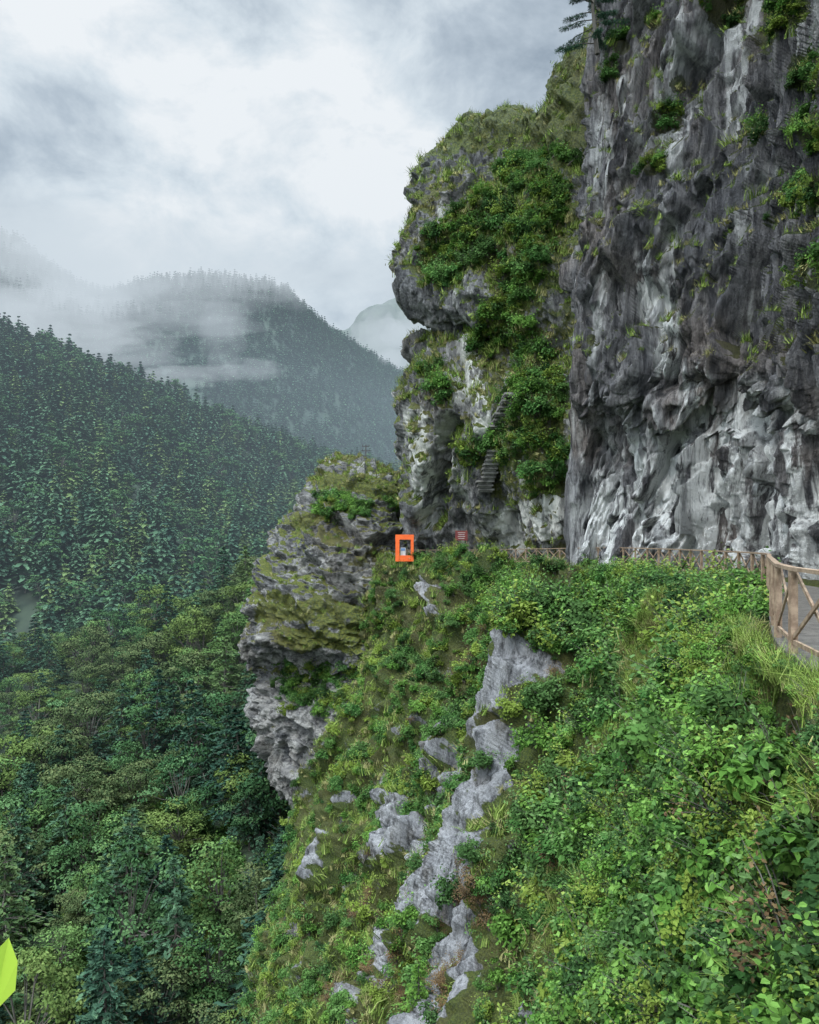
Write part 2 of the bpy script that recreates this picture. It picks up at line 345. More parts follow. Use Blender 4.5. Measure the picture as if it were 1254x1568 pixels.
mo=sstep(.25,.7,Nf[...,2]+.45*fbm(P*.4,4,61))*(1-.8*sstep(520,620,by))
gb=np.zeros_like(bx)
for (x,y,r) in [(1020,180,36),(1240,110,50),(1245,300,42),(1252,420,36),(1000,250,28),(950,70,22),(1110,8,50),(1040,130,22),(1200,10,50),(1170,60,20),(1000,30,22),(935,110,18),(1250,200,45),(1160,200,16),(1180,340,14),(905,520,12)]:
    gb=np.maximum(gb,sstep(r,r*.5,np.hypot(bx-x,by-y)))
mo=np.maximum(mo,gb*.8)
cliff_m=rock_mat('limestone_cliff',(.10,.092,.096),(.225,.208,.20),(.20,.148,.115),white=(.82,.82,.79),stretch=(1,1,.18),rot=(.1,.25,0),S=.9,bump=.5,stain=.72)
add('near_cliff',mesh_np('near_cliff',P,gridfaces(900,740),[cliff_m],None,{'white':np.clip(wh,0,2),'moss':np.clip(mo,0,1)}))
NC=(P,Nf,bx,by,gb,mo)
# ================================================================= MID CLIFF
rows=[
[(700,330,125),(700,300,112),(700,262,105),(740,215,100),(790,195,100),(830,192,100),(870,130,100),(940,60,95)],
[(690,300,120),(665,270,100),(662,240,86),(715,200,84),(778,174,84),(828,188,83),(868,120,80),(940,30,74)],
[(690,320,118),(652,300,98),(645,300,84),(690,290,79),(750,290,76),(810,280,73),(870,270,70),(940,240,66)],
[(680,400,118),(642,392,96),(634,385,82),(680,400,76),(740,400,73),(800,390,70),(860,380,67),(940,380,63)],
[(680,460,118),(640,455,96),(630,455,81),(675,465,76),(735,480,72),(795,480,69),(855,470,66),(940,470,62)],
[(705,500,118),(684,500,98),(678,497,87),(704,505,80),(750,520,75),(800,520,70),(855,520,66),(940,520,61)],
[(680,560,118),(652,560,96),(643,552,82),(680,560,75),(735,570,72),(795,580,68),(850,580,64),(940,580,60)],
[(670,640,118),(632,640,96),(621,640,80),(665,650,73),(725,655,71),(785,660,67),(845,660,63),(940,660,59)],
[(670,740,118),(640,740,96),(630,740,81),(665,745,77),(720,750,74),(780,750,69),(840,750,64),(940,750,60)],
[(680,855,118),(650,855,98),(640,855,86),(675,855,83),(725,855,79),(785,855,73),(845,855,66),(940,855,60)],
[(680,980,118),(650,980,98),(640,980,86),(675,980,84),(725,980,79),(785,980,73),(845,980,66),(940,980,60)]]
P=crgrid([[G(*p) for p in r] for r in rows],620,460); N=orient(P,gnormals(P),(0,0,0))
q=P@(rotm('y',math.radians(-12)))
disp=1.8*facet(q*np.array([.13,.13,.08]),110,50)+1.2*facet(q*np.array([.35,.35,.20]),130,40)+.6*facet(q*np.array([.9,.9,.5]),150,30)+.28*facet(q*np.array([2.2,2.2,1.3]),170,22)+.8*fbm(P*.12,3,15)+.15*fbm(P*1.6,3,19)
bx,by=image_xy(P)
disp*=np.where(by<260,.7,.75)
disp-=3.0*sstep(22,4,polyd(bx,by,[(690,650),(672,690),(668,790)]))
disp+=1.0*sstep(24,5,polyd(bx,by,[(720,520),(735,600),(735,680)]))
disp=blur(disp,1)
P=P+N*disp[...,None]; Nf=gnormals(P); Nf*=np.sign((Nf*N).sum(-1,keepdims=True)); bx,by=image_xy(P)
wh=sstep(19,7,polyd(bx,by,[(712,520),(728,590),(738,650)]))*2
wh=np.maximum(wh,1.6*sstep(26,8,polyd(bx,by,[(635,640),(645,700),(655,790)])))
wh=np.maximum(wh,1.5*sstep(50,20,polyd(bx,by,[(770,820),(840,790)])))
wh=np.maximum(wh,.7*sstep(.0,.5,fbm(P*np.array([.4,.4,.12]),4,46)))
gz=np.maximum.reduce([sstep(58,35,polyd(bx,by,[(680,390),(730,350),(770,330)])),sstep(40,20,polyd(bx,by,[(790,270),(860,230)])),sstep(38,20,polyd(bx,by,[(760,490),(800,520),(840,600),(835,760)])),sstep(40,20,polyd(bx,by,[(850,300),(800,430),(750,520)])),sstep(24,10,polyd(bx,by,[(800,600),(790,690),(715,700)])),sstep(24,10,polyd(bx,by,[(660,570),(678,605)]))])
nz=fbm(P*.35,4,77)
veg=sstep(.45,.85,gz+.45*nz)*(wh<.9)
mo=sstep(.1,.55,Nf[...,2]+.4*nz); mo=np.maximum(mo,veg*.8); mo=np.maximum(mo,sstep(260,215,by)*.8); mo=np.maximum(mo,.5*sstep(690,760,bx)*(wh<.8))
mid_m=rock_mat('limestone_mid',(.135,.132,.126),(.285,.275,.26),(.19,.165,.13),white=(.74,.73,.67),moss=(.14,.16,.03),stretch=(1,1,.4),rot=(0,-.2,0),S=.55,bump=.3)
add('rock_headland',mesh_np('rock_headland',P,gridfaces(620,460),[mid_m],None,{'white':np.clip(wh,0,2),'moss':np.clip(mo,0,1)}))
MC=(P,Nf,bx,by,veg,mo)
# ================================================================= MOSSY OUTCROP
rows=[
[(525,745,128),(525,738,120),(532,732,114),(560,727,112),(590,734,112),(620,745,110),(670,790,106)],
[(520,760,125),(502,745,112),(497,724,100),(537,715,97),(578,719,95),(608,738,94),(650,790,97)],
[(480,800,125),(450,800,108),(440,797,95),(490,790,90),(540,790,88),(590,795,88),(650,810,92)],
[(450,880,122),(420,885,105),(406,880,92),(460,880,86),(520,880,84),(580,880,84),(640,880,86)],
[(430,975,120),(395,975,102),(380,978,89),(440,985,83),(500,985,81),(560,980,81),(620,970,81)],
[(450,1030,118),(414,1030,102),(404,1022,93),(450,1020,89),(500,1030,86),(555,1030,81),(620,1030,79)],
[(440,1095,118),(405,1095,102),(392,1093,91),(440,1100,87),(490,1100,85),(540,1100,81),(600,1100,77)],
[(470,1180,116),(430,1180,102),(418,1180,92),(450,1180,88),(485,1185,85),(530,1180,80),(600,1180,75)],
[(500,1245,118),(472,1245,106),(459,1243,95),(475,1243,91),(495,1240,86),(530,1240,80),(600,1240,73)],
[(540,1330,118),(520,1330,106),(510,1330,98),(520,1330,94),(530,1330,89),(550,1330,82),(600,1330,73)]]
P=crgrid([[G(*p) for p in r] for r in rows],520,380); N=orient(P,gnormals(P),(0,0,0))
q=(P+.6*np.stack([fbm(P*.2,3,307),fbm(P*.2,3,308),fbm(P*.2,3,309)],-1))@(rotm('y',math.radians(10)))
disp=1.6*facet(q*np.array([.12,.12,.20]),210,60)+1.0*facet(q*np.array([.26,.26,.55]),230,45)+.5*facet(q*np.array([.7,.7,1.5]),250,30)+.2*facet(q*np.array([2,2,2.8]),270,18)+.7*fbm(P*.14,3,25)+.15*fbm(P*1.5,3,29)
disp+=.4*np.maximum(0,vnoise(q*np.array([.12,.12,.55]),291))
disp=blur(disp,1)
P=P+N*(disp*.8)[...,None]; Nf=gnormals(P); Nf*=np.sign((Nf*N).sum(-1,keepdims=True)); bx,by=image_xy(P)
nz=fbm(P*.35,4,78)
mo=sstep(.3,.7,Nf[...,2]+.45*nz)*.8
for pts,w in [([(420,935),(470,930),(560,945)],34),([(430,975),(540,985)],24),([(450,800),(500,790)],16),([(500,735),(600,750)],24),([(540,860),(580,850)],14)]:
    mo=np.maximum(mo,sstep(w,w*.4,polyd(bx,by,pts)+nz*w*.9)*.74)
mo*=1-sstep(1000,1060,by)*.7
wh=.7*sstep(-.05,.35,fbm(P*np.array([.3,.3,.5]),4,47)); wh=np.maximum(wh,sstep(1020,1070,by)*.5)
out_m=rock_mat('limestone_outcrop',(.14,.14,.138),(.31,.30,.285),(.20,.175,.14),white=(.50,.48,.44),moss=(.15,.16,.025),stretch=(1,1,1.6),rot=(0,.17,0),S=.5,bump=.3,stain=.5)
add('mossy_rock_outcrop',mesh_np('mossy_rock_outcrop',P,gridfaces(520,380),[out_m],None,{'white':np.clip(wh,0,1),'moss':np.clip(mo,0,1)}))
OC=(P,Nf,bx,by,mo)
# ================================================================= FOREGROUND SLOPE
Lr=[(2,98,-2.2),(5,92,-2.1),(10,80,-2.1),(14,68,-1.9),(17,56,-1.75),(20,44,-1.7),(19,30,-1.7),(12,13,-1.7),(10,8,-1.7),(8,2,-1.7)]
Ar=[(-4,94,-4),(-2,84,-2.4),(4.6,75,-2.1),(8.9,62,-1.9),(12.2,50,-1.7),(13,40,-1.7),(11.2,26,-1.7),(5.5,12,-1.7),(4.6,9,-1.7),(3,4.5,-1.7)]
rows=[[G(*p) for p in r] for r in [
[(590,1050,88),(574,1000,78),(650,1000,66),(760,1000,54),(860,1000,42),(960,1000,32),(1080,1000,21),(1180,1020,11),(1290,1060,8.5),(1500,1200,4.3)],
[(540,1260,86),(508,1200,70),(600,1200,58),(700,1200,47),(800,1200,36),(920,1200,26),(1040,1200,16),(1160,1200,9.6),(1300,1200,7.5),(1560,1450,3.6)],
[(470,1480,82),(438,1400,63),(550,1400,53),(660,1400,41),(770,1400,31),(880,1400,21.5),(1010,1400,13),(1150,1400,8.2),(1320,1400,6.2),(1600,1700,3.2)],
[(440,1640,78),(402,1568,58),(500,1568,48),(620,1568,37),(740,1568,27),(860,1568,18.5),(1000,1568,11),(1150,1568,7.1),(1320,1568,5.5),(1650,2000,3)],
[(400,1900,75),(350,1900,52),(450,1900,42),(560,1900,31),(700,1900,22),(830,1900,15),(980,1900,9.2),(1150,1900,6),(1330,1900,4.7),(1700,2600,2.6)],
[(380,2300,72),(300,2300,48),(400,2300,38),(520,2300,28),(660,2300,20),(800,2300,13),(980,2300,8),(1150,2300,5.2),(1330,2300,4),(1700,3400,2.4)]]]
P=crgrid([Lr,Ar]+rows,720,680); N=orient(P,gnormals(P),(0,0,0))
bx,by=image_xy(P)
ribs=[([(852,985),(850,1060)],25),([(845,1060),(812,1130),(785,1220),(745,1320),(705,1430),(690,1600)],14),([(690,1130),(686,1250)],16),([(640,1285),(656,1395)],22),([(655,1400),(650,1470)],13),([(598,1440),(580,1600)],17),([(775,1310),(738,1450),(730,1600)],13),([(612,1230),(600,1310)],13),([(560,1530),(570,1600)],9),([(530,1290),(500,1360)],9),([(690,920),(694,960)],7)]
rk=np.zeros_like(bx)
nz=fbm(P*.9,4,79); nz2=fbm(P*np.array([.25,.25,.25]),3,80)
for pts,w in ribs: rk=np.maximum(rk,sstep(w*1.2,w*.6,polyd(bx,by,pts)+nz*w*1.8))
rk=np.maximum(rk,.9*sstep(.30,.42,fbm(P*np.array([.6,.6,.15]),4,83))*(P[...,1]>16)*(P[...,1]<66)*(P[...,2]<-6)*(bx<840))
ribh=np.zeros_like(bx)
for pts,w in ribs: ribh=np.maximum(ribh,sstep(w*3,w*.3,polyd(bx,by,pts)+nz*w*.8))
sc=np.clip(P[...,1]/40,.2,1)
q=(P+.5*np.stack([fbm(P*.6,2,304),fbm(P*.6,2,305),fbm(P*.6,2,306)],-1))@rotm('y',math.radians(25))
disp=(1.4*facet(q*np.array([.25,.25,.08]),310,50)+.9*facet(q*np.array([.8,.8,.24]),330,34)+.55*facet(q*np.array([2.0,2.0,.6]),350,22)+.2*facet(q*np.array([4.5,4.5,1.6]),370,14)+2.2*fbm(P*np.array([.15,.15,.05]),3,35)+.2*fbm(P*1.5,4,39))*sc
disp+=ribh*1.8*sc
disp*=np.where((P[...,2]>-2.3),.12,1)
disp=blur(disp,2)
P=P+N*disp[...,None]; Nf=gnormals(P); Nf*=np.sign((Nf*N).sum(-1,keepdims=True)); bx,by=image_xy(P)
mo=np.clip(.95-rk*.80+.7*nz,0,1); wh=rk*.5
slope_m=rock_mat('slope_rock',(.11,.11,.11),(.26,.26,.26),(.18,.15,.11),white=(.50,.50,.51),moss=(.095,.12,.022),stretch=(1,1,.3),rot=(0,.4,0),S=1.3,bump=.45,stain=.4)
add('rocky_slope',mesh_np('rocky_slope',P,gridfaces(720,680),[slope_m],None,{'white':np.clip(wh,0,1),'moss':mo}))
SC=(P,Nf,bx,by,rk,nz)
# ================================================================= VEGETATION ON SLOPE
edge_pts=[(-1.5,84,-2.0),(4.8,75,-1.9),(9.1,62,-1.7),(12.4,50,-1.5),(13.1,40,-1.5),(11.4,26,-1.5),(8.2,18,-1.5),(5.6,12,-1.5),(4.78,9.3,-1.5),(4.35,7,-1.5),(2.6,3.2,-1.5),(.9,.6,-1.5),(-.4,.15,-1.5),(-1,-1,-1.5),(-1,-9,-1.5)]
EP=cr(np.array(edge_pts,float),400)
tang=unit(np.gradient(EP,axis=0)); inn=np.stack([-tang[:,1],tang[:,0],0*tang[:,0]],-1)
if (inn[100]@np.array([1,0,0]))<0: inn=-inn
def near_path(p,lo=-.25,hi=2.6,strip=.9):
    d=np.linalg.norm(p[:,None,:2]-EP[None,::4,:2],axis=-1); k=d.argmin(1); s=((p-EP[::4][k])*inn[::4][k]).sum(-1)
    lo=np.where((p[:,1]<16)&(p[:,2]>-2.6),-strip,lo)
    return (s>lo)&(d.min(1)<30)
vegm=(1-sstep(.35,.8,rk))*(by>835)
def place(name,col,base,n,a,b,dmin=3.2,dmax=200,tilt=.2,push=0,zj=.25,keep=None):
    P,Nf,mask=base; pos,k=pick(P,mask,n); nn=Nf[:-1,:-1].reshape(-1,3)[k]; pos=pos+nn*push
    d=np.linalg.norm(pos,axis=-1); ok=(d>dmin)&(d<dmax)
    if keep is not None: ok&=keep(pos)
    pos=pos[ok]; n=len(pos); s=scls(n,a,b,zj)
    return scatter_obj(name,col,pos,s,rots(n,tilt))
notpath=lambda p: ~near_path(p)
gz=sstep(.1,.5,fbm(P*.3,3,88)+.45*sstep(760,620,bx)+.3*sstep(90,30,polyd(bx,by,[(860,1180),(850,1420)]))-.1)
dist=np.linalg.norm(P,axis=-1)
place('slope_grass','coarse_grasses',(P,Nf,vegm*(dist>26)*(dist<95)*(.2+gz)),8500,.45,1.2,26,95,.35,0,keep=notpath)
place('near_grass','grasses',(P,Nf,vegm*(dist<30)*(.12+gz)),2800,.5,1.0,3.6,30,.35,0,keep=notpath)
place('slope_shrubs','shrubs',(P,Nf,vegm*sstep(13,18,dist)*(1.2-.8*gz)*(dist<95)*(.35+.65*sstep(-.35,.1,nz2))),6000,.25,1.05,12,95,.3,.08,keep=notpath)
place('tall_shrubs','shrubs',(P,Nf,vegm*(dist>13)*(dist<60)*(bx>760)*(P[...,2]<-3.2)*sstep(0,.3,nz2)),280,.9,1.5,13,60,.25,.15,keep=notpath)
place('foreground_shrubs','near_shrubs',(P,Nf,vegm*(dist<22)*(bx>780)*(1.15-.6*gz)),2400,.5,1.2,3.8,24,.35,.08,keep=notpath)
strip=(P[...,1]>4)&(P[...,1]<17)&(P[...,2]>-3.2)
place('verge_plants','near_shrubs',(P,Nf,strip*1.0),1100,.22,.5,3.8,24,.3,.0,keep=lambda p: ~near_path(p,strip=.22))
place('verge_grass','grasses',(P,Nf,strip*1.0),900,.35,.7,3.8,24,.3,.0,keep=lambda p: ~near_path(p,strip=.12))
place('dry_shrubs','dry_shrubs',(P,Nf,vegm*(dist<60)*sstep(.1,.4,fbm(P*.25,3,123))),560,.5,1.1,4.5,60,.3,.1,keep=notpath)
ids=[i for i in range(400) if 17<EP[i,1]<80]; sel=rng.choice(ids,340)
pp=EP[sel]-inn[sel]*(.7+1.3*rng.random((340,1))); dd=pp[:,1]; pp[:,2]-=np.where((dd>24)&(dd<46),.45,.8)+.7*rng.random(340)
h=.9*(.6+.5*rng.random(340)); h=np.where((dd>50),h*.5,h)
scatter_obj('path_side_shrubs','shrubs',pp,np.stack([h,h,h*1.1],-1),rots(len(pp),.15))
# ================================================================= VEGETATION ON CLIFFS
P,Nf,bx,by,veg,mo=MC
place('headland_shrubs','shrubs',(P,Nf,veg*(by>235)*(by<845)),1300,.4,1.5,10,130,.3,.1)
place('headland_grass','coarse_grasses',(P,Nf,sstep(.4,.7,mo)*(by<845)*(.15+.85*(by>260))),4800,.6,1.4,10,130,.4)
P,Nf,bx,by,gb,mo=NC
place('cliff_shrubs','shrubs',(P,Nf,gb*(.4+mo)*(by<500)*(by>-150)),280,.3,.9,10,90,.35,.1)
place('cliff_grass','coarse_grasses',(P,Nf,sstep(.5,.85,mo)*(by<560)*(bx<1400)),2200,.35,.9,10,90,.5)
P,Nf,bx,by,mo=OC
place('outcrop_grass','coarse_grasses',(P,Nf,sstep(.5,.9,mo)*(.3+sstep(1000,1010,by)+sstep(780,760,by))),1300,.35,.9,10,150,.4)
zone=np.maximum.reduce([sstep(22,10,polyd(bx,by,[(490,775),(550,780)])),sstep(50,20,polyd(bx,by,[(450,1050),(560,1060)])),sstep(45,20,polyd(bx,by,[(540,1110),(560,1200)])),sstep(14,6,polyd(bx,by,[(590,760),(640,800)]))])
place('outcrop_shrubs','shrubs',(P,Nf,zone),400,.5,1.3,10,150,.3,.1)
# ================================================================= TERRAIN + FORESTS
fm=plain_mat('forest_floor',(.018,.03,.018),(.03,.048,.025),.08,.95)
farm=plain_mat('far_slope_green',(.022,.04,.028),(.042,.065,.04),.02,.95)
def terrain(name,rows,nv,nu,amp,fs,seed,mat=fm,ridge=0):
    P=crgrid([[G(*p) for p in r] for r in rows],nv,nu)
    P[...,2]+=amp*fbm(P*np.array([fs,fs,fs*.3]),5,seed)
    if ridge: P[...,2]-=ridge*np.abs(vnoise(P*np.array([fs*1.5,fs*.5,0]),seed+5))
    N=gnormals(P); N*=np.sign(N[...,2:3]+1e-9)
    add(name,mesh_np(name,P,gridfaces(nv,nu),[mat],smooth=True)); return P,N
P,N=terrain('near_forest_hillside',[
[(-700,1500,330),(-150,1350,300),(120,1250,275),(300,1150,245),(430,1050,225),(640,950,215)],
[(-700,1080,270),(-150,1045,240),(130,1025,215),(300,985,190),(430,925,165),(640,850,150)],
[(-600,1200,190),(-150,1200,175),(120,1190,152),(280,1190,137),(420,1160,126),(600,1130,118)],
[(-500,1440,130),(-150,1430,116),(120,1410,106),(280,1410,99),(430,1390,93),(560,1360,90)],
[(-450,1720,92),(-150,1720,84),(120,1700,78),(280,1690,74),(420,1680,72),(560,1650,72)],
[(-450,2300,70),(-150,2300,64),(120,2300,60),(280,2300,58),(420,2300,58),(560,2300,60)]],160,160,7,.02,401)
dd=P[...,1]
pos,k=pick(P,(dd>60)*(dd<285)*1.0,1150); s=scls(len(pos),.5,1.3,.35); scatter_obj('broadleaf_forest','broadleaves',pos,s,rots(len(pos),.08))
pos,k=pick(P,(dd>62)*(dd<285)*1.0,780); s=scls(len(pos),.6,1.4); scatter_obj('mixed_pines','near_conifers',pos,s,rots(len(pos),.05))
pos,k=pick(P,(dd<150)*1.0,1100); scatter_obj('forest_undergrowth','shrubs',pos,scls(len(pos),1.0,2.4),rots(len(pos),.1))
P,N=terrain('conifer_hillside',[
[(-700,540,900),(-250,600,800),(0,640,760),(130,680,760),(250,710,780),(400,750,850),(520,765,950),(660,780,1050),(800,790,1200)],
[(-700,330,720),(-250,450,650),(0,520,600),(130,572,600),(250,615,620),(400,675,700),(520,712,800),(660,740,900),(800,760,1000)],
[(-650,600,500),(-250,650,450),(0,690,415),(130,710,410),(250,730,430),(400,760,490),(520,775,570),(660,785,690),(800,800,800)],
[(-600,830,340),(-250,850,320),(0,870,300),(130,870,300),(250,870,310),(400,865,345),(520,860,400),(660,850,490),(800,845,600)],
[(-600,1150,260),(-250,1150,250),(0,1130,240),(130,1110,240),(250,1080,245),(400,1030,260),(520,990,300),(660,960,360),(800,940,440)],
[(-600,1500,240),(-250,1500,230),(0,1450,225),(130,1400,225),(250,1330,230),(400,1250,240),(520,1200,270),(660,1150,310),(800,1100,380)]],220,260,16,.008,411,ridge=16)
bx,by=image_xy(P)
pos,k=pick(P,((bx>-350)&(bx<720)&(by<1150))*1.0,7200); s=scls(len(pos),.8,1.75); scatter_obj('conifer_forest','conifers',pos,s,rots(len(pos),.04))
P,N=terrain('misty_mountain',[
[(-900,350,2200),(-250,450,1900),(0,480,1800),(150,520,1800),(230,520,1850),(350,500,1900),(430,520,1950),(500,560,2000),(600,600,2100),(720,650,2200),(850,680,2300)],
[(-900,150,1600),(-250,300,1420),(0,365,1320),(75,408,1300),(150,445,1320),(230,428,1360),(345,418,1400),(430,445,1450),(500,500,1530),(600,565,1650),(720,640,1750)],
[(-850,450,1200),(-250,500,1080),(0,530,1000),(90,560,1000),(170,580,1010),(260,590,1050),(380,590,1100),(470,600,1180),(560,630,1300),(640,670,1450),(760,700,1600)],
[(-800,700,850),(-250,720,800),(0,740,780),(90,750,790),(180,760,800),(280,770,850),(400,780,900),(490,780,1000),(580,780,1150),(660,780,1300),(780,780,1500)],
[(-800,1000,700),(-250,1000,700),(0,1000,700),(90,1000,700),(180,1000,720),(280,1000,760),(400,980,820),(490,950,900),(580,920,1050),(660,900,1200),(780,880,1400)]],240,280,16,.004,421,farm,ridge=22)
bx,by=image_xy(P)
pos,k=pick(P,((bx>-300)&(bx<720)&(by<800))*1.0,16000); s=scls(len(pos),.9,1.8); scatter_obj('distant_forest','far_conifers',pos,s,rots(len(pos),.04))
P,N=terrain('far_mountain',[
[(200,600,3400),(480,580,3400),(560,560,3400),(620,560,3400),(700,580,3400),(900,600,3400)],
[(200,520,2700),(500,510,2700),(555,468,2700),(620,462,2700),(700,470,2700),(900,440,2700)],
[(200,700,2300),(500,700,2300),(570,700,2300),(640,690,2300),(720,690,2300),(900,690,2300)],
[(200,900,2000),(500,900,2000),(570,900,2000),(640,900,2000),(720,900,2000),(900,900,2000)]],160,200,70,.005,431,farm,ridge=60)
gm=mesh_np('ground',np.array([(-9000,-9000,-160),(9000,-9000,-160),(9000,12000,-160),(-9000,12000,-160)]),[[0,1,2,3]],[fm]); add('ground',gm)
# ================================================================= PATH + RAILING
wood=plain_mat('weathered_wood',(.19,.125,.08),(.36,.26,.175),6,.8,(1,1,1)); deck=plain_mat('deck_planks',(.08,.07,.06),(.14,.125,.105),5,.85)
b=MB(); seg=cr(np.array(edge_pts,float),900)
L=np.concatenate([[0],np.cumsum(np.linalg.norm(np.diff(seg,axis=0),axis=1))]); tot=L[-1]
def at(s):
    p=np.array([np.interp(s,L,seg[:,i]) for i in range(3)]); q=np.array([np.interp(min(s+.3,tot),L,seg[:,i]) for i in range(3)]); r=np.array([np.interp(max(s-.3,0),L,seg[:,i]) for i in range(3)])
    t=unit(q-r); n=np.array([-t[1],t[0],0]); return p,t,n
_,_,n0=at(20); sg=1 if n0[0]>0 else -1
s=.1
while s<tot-.2:
    p,t,n=at(s); n=n*sg; b.box(p+n*1.05+np.array([0,0,-.03]),(t*.092,n*1.05,np.array([0,0,.03]))); s+=.2
add('boardwalk_path',b.mesh('boardwalk_path',[deck]))
b=MB(); sstart=2.0; send=[x for x in np.arange(0,tot,.2) if at(x)[0][1]<3.6][0]
bay=1.9; s=sstart; prev=None
while s<send:
    p,t,n=at(s); p=p+n*sg*.06
    b.beam(p+np.array([0,0,-.5]),p+np.array([0,0,1.12]),.09,.09)
    if prev is not None:
        up=np.array([0,0,1.])
        b.beam(prev+up*1.14-t*.06,p+up*1.14,.10,.05); b.beam(prev+up*.16,p+up*.16,.04,.06)
        b.beam(prev+up*.2,p+up*1.08,.03,.055); b.beam(prev+up*1.08+n*sg*.042,p+up*.2+n*sg*.042,.03,.055)
    prev=p; s+=bay
add('wooden_railing',b.mesh('wooden_railing',[wood]))
# ================================================================= ORANGE GATE, SIGN, POLE, STAIRS
org=plain_mat('orange_paint',(.90,.13,.02),(.95,.17,.03),4,.45); whp=plain_mat('white_paint',(.5,.5,.48),(.6,.6,.58),3,.6); blu=plain_mat('blue_panel',(.10,.18,.35),(.14,.24,.42),3,.6)
b=MB(); cx,cy,z0=-.47,79,-1.95; W=.74; H=2.2
b.beam((cx-W,cy,z0),(cx-W,cy,z0+H),.42,.40); b.beam((cx+W,cy,z0),(cx+W,cy,z0+H),.34,.3)
b.beam((cx-W-.21,cy,z0+H+.25),(cx+W+.17,cy,z0+H+.25),.3,.5); b.beam((cx-W+.21,cy,z0+.3),(cx+W-.17,cy,z0+.3),.3,.6)
b.box((cx-.18,cy+.02,z0+1.0),((.26,0,0),(0,.04,0),(0,0,.39)),1); b.box((cx-.18,cy-.03,z0+1.2),((.2,0,0),(0,.01,0),(0,0,.13)),2)
add('orange_gate_frame',b.mesh('orange_gate_frame',[org,whp,blu]))
red=plain_mat('sign_red',(.16,.03,.03),(.22,.05,.04),3,.5)
def sign(name,x,y,zb,zt,w,pz,mat):
    b=MB(); b.box((x,y,(zb+zt)/2),((w/2,0,0),(0,.04,0),(0,0,(zt-zb)/2)))
    for k in(-1,1): b.beam((x+k*w*.42,y+.08,pz),(x+k*w*.42,y+.08,zt+.08),.08,.08,1)
    for r in range(4): b.box((x,y-.045,zt-(zt-zb)*(.2+.2*r)),((w*(.30-.05*(r%2)),0,0),(0,.006,0),(0,0,(zt-zb)*.022)),2)
    add(name,b.mesh(name,[mat,wood,whp]))
sign('information_sign_board',4.85,73.2,.15,1.05,1.15,-2.0,red)
def surf(S,x,y):
    P,bx,by=S[0],S[2],S[3]; d=np.hypot(bx-x,by-y)+np.where(P[...,1]>110,500,0); i=np.unravel_index(d.argmin(),d.shape); return P[i]
metal=plain_mat('dark_metal',(.05,.05,.05),(.09,.09,.09),3,.5)
p=surf(OC,560,722); b=MB(); b.beam(p-np.array([0,0,.6]),p+np.array([0,0,3.6]),.16,.16)
for z,w in((3.4,.5),(2.8,.6),(2.1,.4)): b.beam(p+np.array([-w,0,z]),p+np.array([w,0,z]),.08,.1)
for z in(3.4,2.8):
    for k in(-.45,.45): b.beam(p+np.array([k,0,z]),p+np.array([k,0,z+.25]),.08,.08)
add('utility_pole',b.mesh('utility_pole',[metal]))
stone=plain_mat('stair_stone',(.10,.095,.085),(.24,.23,.21),2,.9)
b=MB()
for A,B_ in (((744,748),(757,688)),((762,652),(781,604))):
    C=np.array([surf(MC,A[0]+(B_[0]-A[0])*u,A[1]+(B_[1]-A[1])*u) for u in np.linspace(0,1,5)]); pa,pb=C[0],C[-1]; n_=max(3,int((pb[2]-pa[2])/.3))
    yy=np.polyval(np.polyfit(C[:,2],C[:,1],1),np.linspace(pa[2],pb[2],n_))-.6
    for i in range(n_):
        u=i/(n_-1); c=pa+(pb-pa)*u; c[1]=yy[i]; j=rng.normal()*.08
        b.box(c+np.array([j,1.0,-.1]),((.6+abs(j),0,0),(0,1.3,0),(0,0,.09)))
        b.box(c+np.array([j,1.2,-.26]),((.55,0,0),(0,1.3,0),(0,0,.07)))
add('stone_stairs',b.mesh('stone_stairs',[stone]))
def pine(name,base,H,side):
    b=MB(); base=np.array(base,float); tr=[base,base+np.array([-.3,0,H*.5]),base+np.array([-.2,0,H])]; b.tube(tr,[.16,.11,.03],7)
    for i in range(20):
        f=.12+.85*i/19; o=base+np.array([-.25,0,H*f]); a=rng.random()*6.28; l=H*.42*(1-f*.6)*(.7+.5*rng.random()); d=np.array([math.cos(a),math.sin(a)*.8,0]); 
        if i%2==0: d=np.array([-1,rng.normal()*.4,0])
        tip=o+d*l+np.array([0,0,-.18*l]); m=o+d*l*.5+np.array([0,0,.02]); b.tube([o,m,tip],[.05,.03,.01],4)
        for t in np.linspace(.35,1,9):
            c=o+(tip-o)*t; n=46; D=sph(n); C=c+D*.18*np.array([1.3,1.3,.5])
            b.leaf(C,rng.normal(size=(n,3)),.24,.03,0,T=D*2,base=.3+.3*rng.random())
    add(name,b.mesh(name,[Lm['con'][1],bark]))
pine('pine_tree',(12.7,53,33.0),6.0,-1)
bp=surf(SC,640,1560); pm=conifer('young_pine',3.0,Lm['bsh'][0],.3,12,fine=True); o=add('young_pine_tree',pm); o.location=tuple(bp+np.array([0,-1.0,.2]))
lf=leaf_mat('sprig_leaf',(.28,.42,.04),(.32,.46,.05),(.35,.5,.06),.4,1)
b=MB(); b.tube([(-.66,.95,-.75),(-.60,.98,-.62),(-.545,1.0,-.52)],[.004,.003,.002],5)
b.leaf(np.array([[-.522,1.0,-.553]]),np.array([[.25,-1,.35]]),.085,.045,1,T=np.array([[0.05,0,6.]]),base=.5)
b.leaf(np.array([[-.60,.98,-.60],[-.62,1,-.66]]),np.array([[0,-1,.5],[.3,-1,.6]]),.08,.045,1,T=np.array([[-5.,0,1],[3,0,-4]]),base=.5)
add('leafy_sprig',b.mesh('leafy_sprig',[lf,bark]))
